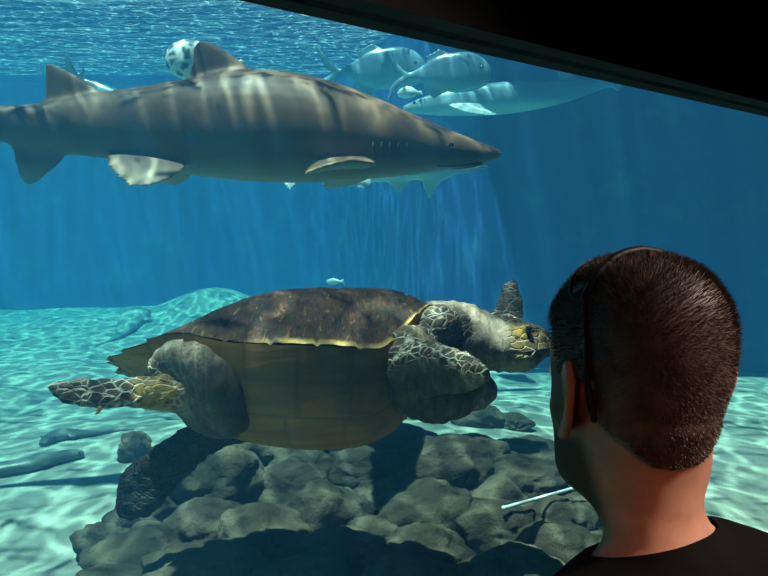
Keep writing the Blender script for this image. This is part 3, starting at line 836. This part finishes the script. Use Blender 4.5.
b2.verts.index_update(); b2.normal_update()
th_c = TL(172, 352, -.25)
for v in b2.verts:
    p = v.co; i = v.index
    s = 0
    for a, b, r in flip: s = max(s, sstep(r * 1.15, r * .75, seg_d(p, a, b)))
    dc = seg_d(p, crown_a, crown_b)
    s = max(s, sstep(.075, .045, dc) * (1 if p.z > crown_a.z - .075 else 0))
    if p.y < -.1 and p.x > 0: s *= sstep(-.35, .25, v.normal.z)
    s = max(s, .8 * sstep(.115, .08, (p - TL(440, 324, -.13)).length))
    face = sstep(TL(500, 340, 0).x, TL(514, 340, 0).x, p.x) * sstep(.14, .09, abs(p.y))
    if p.z < .16: s = max(s, .8 * face * sstep(-.075, -.02, p.z - TL(520, 345, 0).z))
    A_['scaly'][i] = s
    ey = (p - (TL(520, 330, 0) + Vector((0, -.07, 0)))).length
    ey = min(ey, (p - (TL(520, 330, 0) + Vector((0, .07, 0)))).length)
    A_['yellow'][i] = max(sstep(.045, .02, ey) * .9, sstep(.09, .03, (p - TL(160, 397, -.27)).length) * .75, .28 * face)
    A_['pale'][i] = max(.65 * sstep(.07, .02, (p - th_c).length) * sstep(0, .5, v.normal.z), .22 * sstep(.14, .07, seg_d(p, TL(450, 330, -.05), TL(500, 340, -.05))))  # thigh term paints a highlight onto its upward-facing skin
    A_['dark'][i] = max(.8 * sstep(.08, .17, (p - TL(165, 345, -.27)).length) * sstep(.30, .22, (p - TL(200, 385, -.2)).length) * sstep(.05, .11, seg_d(p, TL(190, 395, -.26), TL(45, 390, -.34))), .6 * sstep(.12, .07, (p - TL(436, 324, -.15)).length) * sstep(-.2, .3, -v.normal.z + .4), .75 * sstep(.35, -.2, v.normal.z) * sstep(.20, .14, (p - TL(435, 385, -.25)).length), .7 * sstep(.17, .11, (p - TL(222, 398, -.2)).length) * sstep(.03, .10, (p - TL(165, 395, -.28)).length), 1.0 * sstep(.20, .15, seg_d(p, TL(205, 436, .13), TL(122, 515, .26))), .7 * sstep(.09, .06, seg_d(p, TL(515, 300, .3), TL(514, 280, .33))), .8 * sstep(.085, .06, seg_d(p, TL(514, 318, 0), TL(545, 332, 0))) * sstep(.15, .5, v.normal.z), .4 * sstep(.09, .05, (p - TL(540, 350, 0)).length))  # dark: own crown tone plus painted shade on shoulder underside, hip, far hind flipper
    sc_n = noise.cell(p * 38) if s > .3 else 0
    wr = noise.noise((p.x * 55, p.y * 12, p.z * 12))
    v.co += v.normal * (.0035 * (sc_n - .5) * s + (.0042 * wr + .0016 * math.sin(p.x * 190 + 3 * noise.noise(p * 8)) * sstep(.40, .46, p.x)) * (1 - s) + .004 * fbm(p, 14))
me = bpy.data.meshes.new('turtle_body'); b2.to_mesh(me); b2.free()
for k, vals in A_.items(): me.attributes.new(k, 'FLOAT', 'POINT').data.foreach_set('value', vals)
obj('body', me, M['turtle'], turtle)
for sg in (-1, 1):
    b = bmesh.new(); add_ball(b, TL(525, 333, 0) + Vector((0, sg * .066, 0)), (.0095, .0075, .0085), 3); obj('eye', b, M['eye'], turtle)
b = bmesh.new()
mth = [TL(521, 352, -.066), TL(532, 351, -.058), TL(542, 349, -.041), TL(549, 348.5, -.020), TL(553, 348.5, 0)]
add_tube(b, mth + [Vector((q.x, -q.y, q.z)) for q in mth[-2::-1]], [.0015, .003, .003, .003, .0025, .003, .003, .003, .0015], 8, 3); obj('mouth', b, M['gill'], turtle)
b = bmesh.new(); add_tube(b, [TL(100, 408, -.31), TL(98, 412, -.312), TL(95, 414, -.313)], [.006, .004, .001], 8, 3); obj('claw', b, M['plastron'], turtle)
# ------------------------------------------------------------------ the man at the glass
FACE = R(25)
HS = 1.0
HO = P(634.5, 250, 0.91) + Vector((0, 0, -.132))        # middle of the head
man = empty('person', (HO.x, HO.y, 0), (0, 0, FACE))
tag(man, 'man with short brown hair and black T-shirt seen from behind, watching the turtle', 'person')
HZ = HO.z                                               # local z: height above floor; head middle at HZ
bm = bmesh.new()
# z, front y, back y, half width, front exponent, back exponent, y of widest
HEAD = [(.121, -.010, -.022, .008, 2, 2), (.118, .018, -.050, .033, 2, 2), (.108, .050, -.080, .054, 2, 2), (.090, .074, -.097, .066, 2, 2.1), (.065, .090, -.106, .0735, 2.1, 2.2), (.035, .096, -.109, .0765, 2.2, 2.2),
        (.010, .096, -.106, .0765, 2.2, 2.2), (-.015, .093, -.099, .0755, 2.2, 2.2), (-.04, .094, -.088, .072, 2.1, 2.2), (-.06, .094, -.077, .069, 2.0, 2.2), (-.08, .094, -.069, .0675, 1.95, 2.2), (-.098, .095, -.065, .064, 1.95, 2.2),
        (-.112, .089, -.064, .059, 1.9, 2.1), (-.122, .062, -.064, .054, 2, 2.1), (-.132, .038, -.064, .0535, 2, 2.1), (-.145, .028, -.067, .0545, 2, 2.1), (-.160, .024, -.073, .058, 2, 2.1), (-.174, .026, -.082, .069, 2, 2.1),
        (-.188, .030, -.090, .092, 2, 2.2), (-.204, .038, -.099, .126, 2, 2.3), (-.224, .050, -.107, .162, 2.1, 2.4), (-.252, .066, -.115, .186, 2.2, 2.4), (-.31, .088, -.120, .195, 2.3, 2.4), (-.42, .110, -.122, .182, 2.3, 2.4),
        (-.55, .108, -.108, .165, 2.3, 2.3), (-.68, .102, -.098, .158, 2.3, 2.3), (-.80, .100, -.108, .168, 2.3, 2.3), (-.90, .092, -.122, .176, 2.3, 2.3), (-.97, .075, -.115, .174, 2.3, 2.3), (-1.0, .05, -.09, .15, 2.2, 2.2)]
def gau(x, s): return math.exp(-(x / s) ** 2)
rings = []
for z, f, bk, w, ef, eb in cr(HEAD, 4):
    if z > -.03: f, bk, w = f * .97, bk * .955, w * (.965 - .10 * sstep(.06, .115, z))
    cy = (f + bk) / 2 * .5 - .008
    ring = []
    for k in range(72):
        q = 2 * math.pi * k / 72
        cx, sy = math.cos(q), math.sin(q)
        e = ef if sy >= 0 else eb
        x = w * math.copysign(abs(cx) ** (2 / e), cx)
        y = cy + (f - cy if sy >= 0 else cy - bk) * math.copysign(abs(sy) ** (2 / e), sy)
        if sy > 0 and z > -.13:
            y += .006 * gau(z - .022, .012) * gau(abs(x) - .028, .022)                     # brow
            y -= .013 * gau(z - .0, .014) * gau(abs(x) - .032, .014)                       # eye sockets
            y += .004 * gau(z + .03, .02) * gau(abs(x) - .045, .02)                        # cheek bones
            y += .007 * gau(z + .076, .007) * gau(x, .022) + .007 * gau(z + .088, .007) * gau(x, .02)   # lips
            y += .006 * gau(z + .110, .012) * gau(x, .022)                                 # chin
        low = sstep(-.125, -.20, z)
        nk = .016 * sstep(-.03, -.10, z) * sstep(.06, -.03, y) * (1 - low) + .028 * low
        ring.append(Vector((x + nk, y, z + HZ + low * (.012 + .13 * x))))
    rings.append(ring)
add_loft(bm, rings)
# nose
rings = []
for z, y, w, d in cr([(.018, .090, .007, .008), (.0, .098, .008, .012), (-.02, .106, .011, .016), (-.036, .113, .014, .02), (-.046, .113, .017, .02), (-.053, .104, .014, .016), (-.056, .096, .006, .008)], 4):
    rings.append([Vector((w * math.cos(k), y - d * .5 + d * .7 * math.sin(k), z + HZ)) for k in (2 * math.pi * i / 16 for i in range(16))])
add_loft(bm, rings)
# ears: a tilted rim around a hollow, lobe below
for sg in (-1, 1):
    E = lambda u, v, o, k=1.14: Vector((sg * (.0735 + o + max(0, .012 - u) * .44), -.008 + u * k + v * -.18, HZ - .014 + v * k))   # u forward, v up, o outward
    add_tube(bm, [E(.012, -.004, .002), E(.014, .014, .006), E(.008, .029, .010), E(-.006, .034, .013), E(-.018, .026, .016), E(-.022, .008, .016), E(-.018, -.010, .013), E(-.008, -.024, .009), E(.004, -.031, .006), E(.009, -.022, .004)],
             [.0035, .0042, .0046, .0048, .0048, .0046, .0045, .0058, .0066, .005], 10, 4)
    add_fin(bm, [(E(.012, -.024, -.002), E(-.012, -.022, .006), .003), (E(.012, 0, -.002), E(-.018, 0, .009), .003), (E(.010, .022, -.001), E(-.014, .024, .009), .003)], 10, 4)
    add_tube(bm, [E(.008, -.014, .004), E(-.006, -.010, .010), E(-.011, .006, .012), E(-.005, .02, .010)], [.003, .003, .003, .002], 8, 3)
    add_tube(bm, [E(.011, -.004, .003), E(.009, -.009, .005)], [.004, .003], 8, 2)
# arms, hands, legs
def limb(pts, rad, n=18): add_tube(bm, [Vector(p) for p in pts], rad, n, 5)
for sg in (-1, 1):
    h = HZ
    limb([(sg*.150, -.030, h-.252), (sg*.188, -.034, h-.30), (sg*.212, -.034, h-.45), (sg*.228, -.03, h-.58), (sg*.238, -.012, h-.68), (sg*.246, .022, h-.80), (sg*.25, .04, h-.87)], [.060, .062, .051, .043, .041, .033, .027])
    wr = Vector((sg*.25, .04, h-.87))
    add_tube(bm, [wr + Vector((0, 0, .01)), wr + Vector((0, .008, -.035)), wr + Vector((0, .014, -.085))], [.024, .036, .038], 16, 4, ((1, 0, 0), .42))
    for j, (oy, ln, r) in enumerate(((.030, .075, .0088), (.010, .086, .0092), (-.012, .08, .0088), (-.033, .062, .0078))):
        a = wr + Vector((0, .014 + oy, -.075))
        add_tube(bm, [a, a + Vector((-sg*.002, .002, -ln*.45)), a + Vector((-sg*.012, .004, -ln*.78)), a + Vector((-sg*.028, .005, -ln))], [r, r*.95, r*.88, r*.7], 10, 4)
    a = wr + Vector((-sg*.004, .030, -.022))
    add_tube(bm, [a, a + Vector((-sg*.012, .026, -.026)), a + Vector((-sg*.02, .036, -.056)), a + Vector((-sg*.026, .038, -.078))], [.013, .012, .0105, .008], 10, 4)
    limb([(sg*.088, -.02, h-.93), (sg*.098, -.008, h-1.02), (sg*.10, 0, h-1.2), (sg*.102, .002, h-1.36), (sg*.104, -.012, h-1.48), (sg*.106, -.02, h-1.60 + .0), (sg*.107, -.022, .075)], [.082, .086, .071, .054, .052, .042, .036])
    add_tube(bm, [Vector((sg*.107, -.055, .045)), Vector((sg*.108, .0, .05)), Vector((sg*.112, .08, .038)), Vector((sg*.118, .15, .030))], [.034, .040, .036, .024], 16, 5)
b2 = union(bm, 0.0034, 3, .5)
b2.normal_update(); b2.verts.index_update()
def hl(v): return Vector((v.co.x, v.co.y, v.co.z - HZ))
beard_shade = []
for v in b2.verts:
    p = hl(v)
    k = sstep(-.035, -.065, p.z - .35 * max(0, p.y - .05)) * sstep(-.168, -.135, p.z + .25 * max(0, p.y)) * sstep(-.022, .005, p.y)
    k = max(k, .8 * sstep(.045, .06, abs(p.x)) * sstep(.03, .01, p.z) * sstep(-.07, -.04, p.z) * sstep(.0, .012, p.y) * sstep(.085, .05, p.y))  # darkens the cheek before the ear; shade put into the beard mask
    k *= 1 - gau(p.x, .02) * gau(p.z + .082, .012)
    k = max(k, gau(p.z - .030, .006) * gau(abs(p.x) - .034, .02) * sstep(.07, .085, p.y))
    beard_shade.append(k)
body_me = bpy.data.meshes.new('man_body'); b2.to_mesh(body_me)
body_me.attributes.new('beard_shade', 'FLOAT', 'POINT').data.foreach_set('value', beard_shade)
obj('body', body_me, M['skin'], man)
def garment(keep, off, name, m, thick=0.004, fold=.003, smooth=0, cut=None):
    """cloth cut from the body's surface, lifted off it"""
    g = b2.copy(); g.normal_update()
    if cut: bmesh.ops.bisect_plane(g, geom=g.verts[:] + g.edges[:] + g.faces[:], plane_co=cut[0], plane_no=cut[1], clear_outer=True)
    bmesh.ops.delete(g, geom=[f for f in g.faces if not keep(f.calc_center_median())], context='FACES')
    for _ in range(smooth): bmesh.ops.smooth_vert(g, verts=[v for v in g.verts if not v.is_boundary], factor=.5, use_axis_x=True, use_axis_y=True, use_axis_z=True)
    g.normal_update()
    offs = [(v, v.normal.copy() * (off(v.co) if callable(off) else off) + v.normal * fold * fbm(v.co, 9)) for v in g.verts]
    for v, d in offs: v.co += d
    g.normal_update()
    o = obj(name, g, m, man)
    md = o.modifiers.new('cloth', 'SOLIDIFY'); md.thickness = thick; md.offset = -1
    return o
def on_arm(c): return abs(c.x) > .16 and c.z < HZ - .27 and (abs(c.x) > .19 or c.z < HZ - .5)
def is_shirt(c):
    if abs(c.x) > .178 and c.z < HZ - .27: return c.z > HZ - .50
    return c.z > HZ - .93
shirt = garment(is_shirt, lambda c: .006 + .012 * sstep(HZ - .30, HZ - .55, c.z), 'shirt', M['shirt'], .003, .006, 4, (Vector((0, -.03, HZ - .166)), Vector((-.13, .30, 1))))
garment(lambda c: .085 < c.z < HZ - .86 and not (abs(c.x) > .2), .008, 'trousers', M['jeans'], .003, .006, 4)
for sg in (-1, 1):
    garment(lambda c: c.z < .10 and c.x * sg > 0, .005, 'shoe', M['shoe'], .003, .0)
def hairline(c):
    p = Vector((c.x, c.y, c.z - HZ))
    if p.z > .125 or p.z < -.10: return False
    az = math.degrees(math.atan2(abs(p.x), -(p.y + .01)))         # 0 at the nape, 180 at the forehead
    lo = interp([(0, -.074), (22, -.072), (38, -.060), (52, -.044), (66, -.034), (78, -.002), (86, .018), (96, .020), (104, .004), (112, .010), (122, .036), (140, .058), (180, .072)], az)
    if abs(p.x) > .0745 and p.y < .02 and p.z < .045: return False
    if abs(p.x) > .069 and -.034 < p.y < .016 and -.05 < p.z < .012: return False     # keep clear of the ear
    return p.z > lo + .003 * noise.noise((p.x * 90, p.y * 90, p.z * 90))
hair = garment(hairline, lambda c: .002 + .003 * sstep(-.02, .09, c.z - HZ), 'hair', M['hair'], .003, .002, 1)
# short strands standing off the scalp
rng = random.Random(3)
faces = [f for f in hair.data.polygons]
scalp = []
for f in faces:
    c = f.center; n = f.normal
    if (c - Vector((0, -.01, HZ))).dot(n) > 0: scalp.append((c.copy(), n.copy(), f.area))
tot = sum(s[2] for s in scalp)
bs = bmesh.new(); NSTR = 26000
for c, n, ar in scalp:
    k = NSTR * ar / tot; k = int(k) + (rng.random() < k % 1)
    for _ in range(k):
        t = n.cross(Vector((rng.gauss(0, 1), rng.gauss(0, 1), rng.gauss(0, 1)))).normalized()
        base = c + t * rng.uniform(0, .002)
        top = sstep(-.05, .09, c.z - HZ)
        d = (n + Vector((0, -.25, -.55 + .75 * top)) * .9 + Vector((rng.gauss(0, .16), rng.gauss(0, .16), rng.gauss(0, .16)))).normalized()
        ln = (.0035 + .0045 * top) * rng.uniform(.7, 1.3)
        w = t * .00028; b0 = base - n * .001
        mid = b0 + d * ln * .55 + n * ln * .12
        v = [bs.verts.new(b0 - w), bs.verts.new(b0 + w), bs.verts.new(mid + w * .8), bs.verts.new(mid - w * .8), bs.verts.new(b0 + d * ln)]
        bs.faces.new((v[0], v[1], v[2], v[3])); bs.faces.new((v[3], v[2], v[4]))
me = bpy.data.meshes.new('hair_strands'); bs.to_mesh(me); bs.free()
me.materials.append(M['hair'])
hs = link(bpy.data.objects.new('hair_strands', me), hair); tag(hs, kind='stuff')
for sg in (-1, 1):
    b = bmesh.new(); add_ball(b, (sg * .032, .079, HZ + .0), (.0125, .0115, .0115), 3); e = obj('eye', b, M['eyewhite'], man)
    b = bmesh.new(); add_ball(b, (sg * .032, .0875, HZ), (.006, .0038, .006), 2); obj('pupil', b, M['eye'], e)
b2.free()

# ------------------------------------------------------------------ sunglasses pushed up on his head
gl = empty('sunglasses', (HO.x, HO.y, 0), (0, 0, FACE))
tag(gl, "black sunglasses pushed up on the man's head, one arm reaching down to his ear", 'sunglasses')
def GP(x, y, z): return Vector((x, y, HZ + z))
for sg in (-1, 1):
    b = bmesh.new()
    pts = [GP(sg*.0700, -.014, .094), GP(sg*.0755, -.020, .075), GP(sg*.0795, -.027, .045), GP(sg*.0810, -.031, .015), GP(sg*.0805, -.036, -.008), GP(sg*.0785, -.040, -.026)]
    add_tube(b, pts, [.0032, .003, .0028, .0028, .0038, .0034], 10, 5)
    obj('temple', b, M['black_plastic'], gl)
b = bmesh.new()
CROWN = [(0, .1335), (.02, .131), (.035, .1255), (.05, .1165), (.06, .106), (.067, .097), (.074, .088)]
def brow(x):          # line of the frame over the crown
    return GP(x, -.010 - 1.0 * x * x, interp(CROWN, abs(x)) - .001)
xs = np.linspace(-.0725, .0725, 25)
add_tube(b, [brow(x) for x in xs], [.0045] * 25, 10, 2)
for sg in (-1, 1):
    def rimp(k): return brow(sg * (.039 + .031 * math.cos(k))) + Vector((0, .020 - .022 * math.sin(k), .004 + .004 * math.sin(k) - .008))
    pts = [rimp(2 * math.pi * i / 16) for i in range(17)]
    add_tube(b, pts, [.0026] * 17, 8, 2)
obj('frame', b, M['black_plastic'], gl)
for sg in (-1, 1):
    b = bmesh.new(); rings = []
    for dz, s in ((-.001, .9), (-.001, .97), (.001, .97), (.001, .9)):
        rings.append([brow(sg * (.039 + .031 * s * math.cos(k))) + Vector((0, .020 - .022 * s * math.sin(k), .004 * math.sin(k) - .004 + dz)) for k in (2 * math.pi * i / 28 for i in range(28))])
    add_loft(b, rings); obj('lens', b, M['lens'], gl)
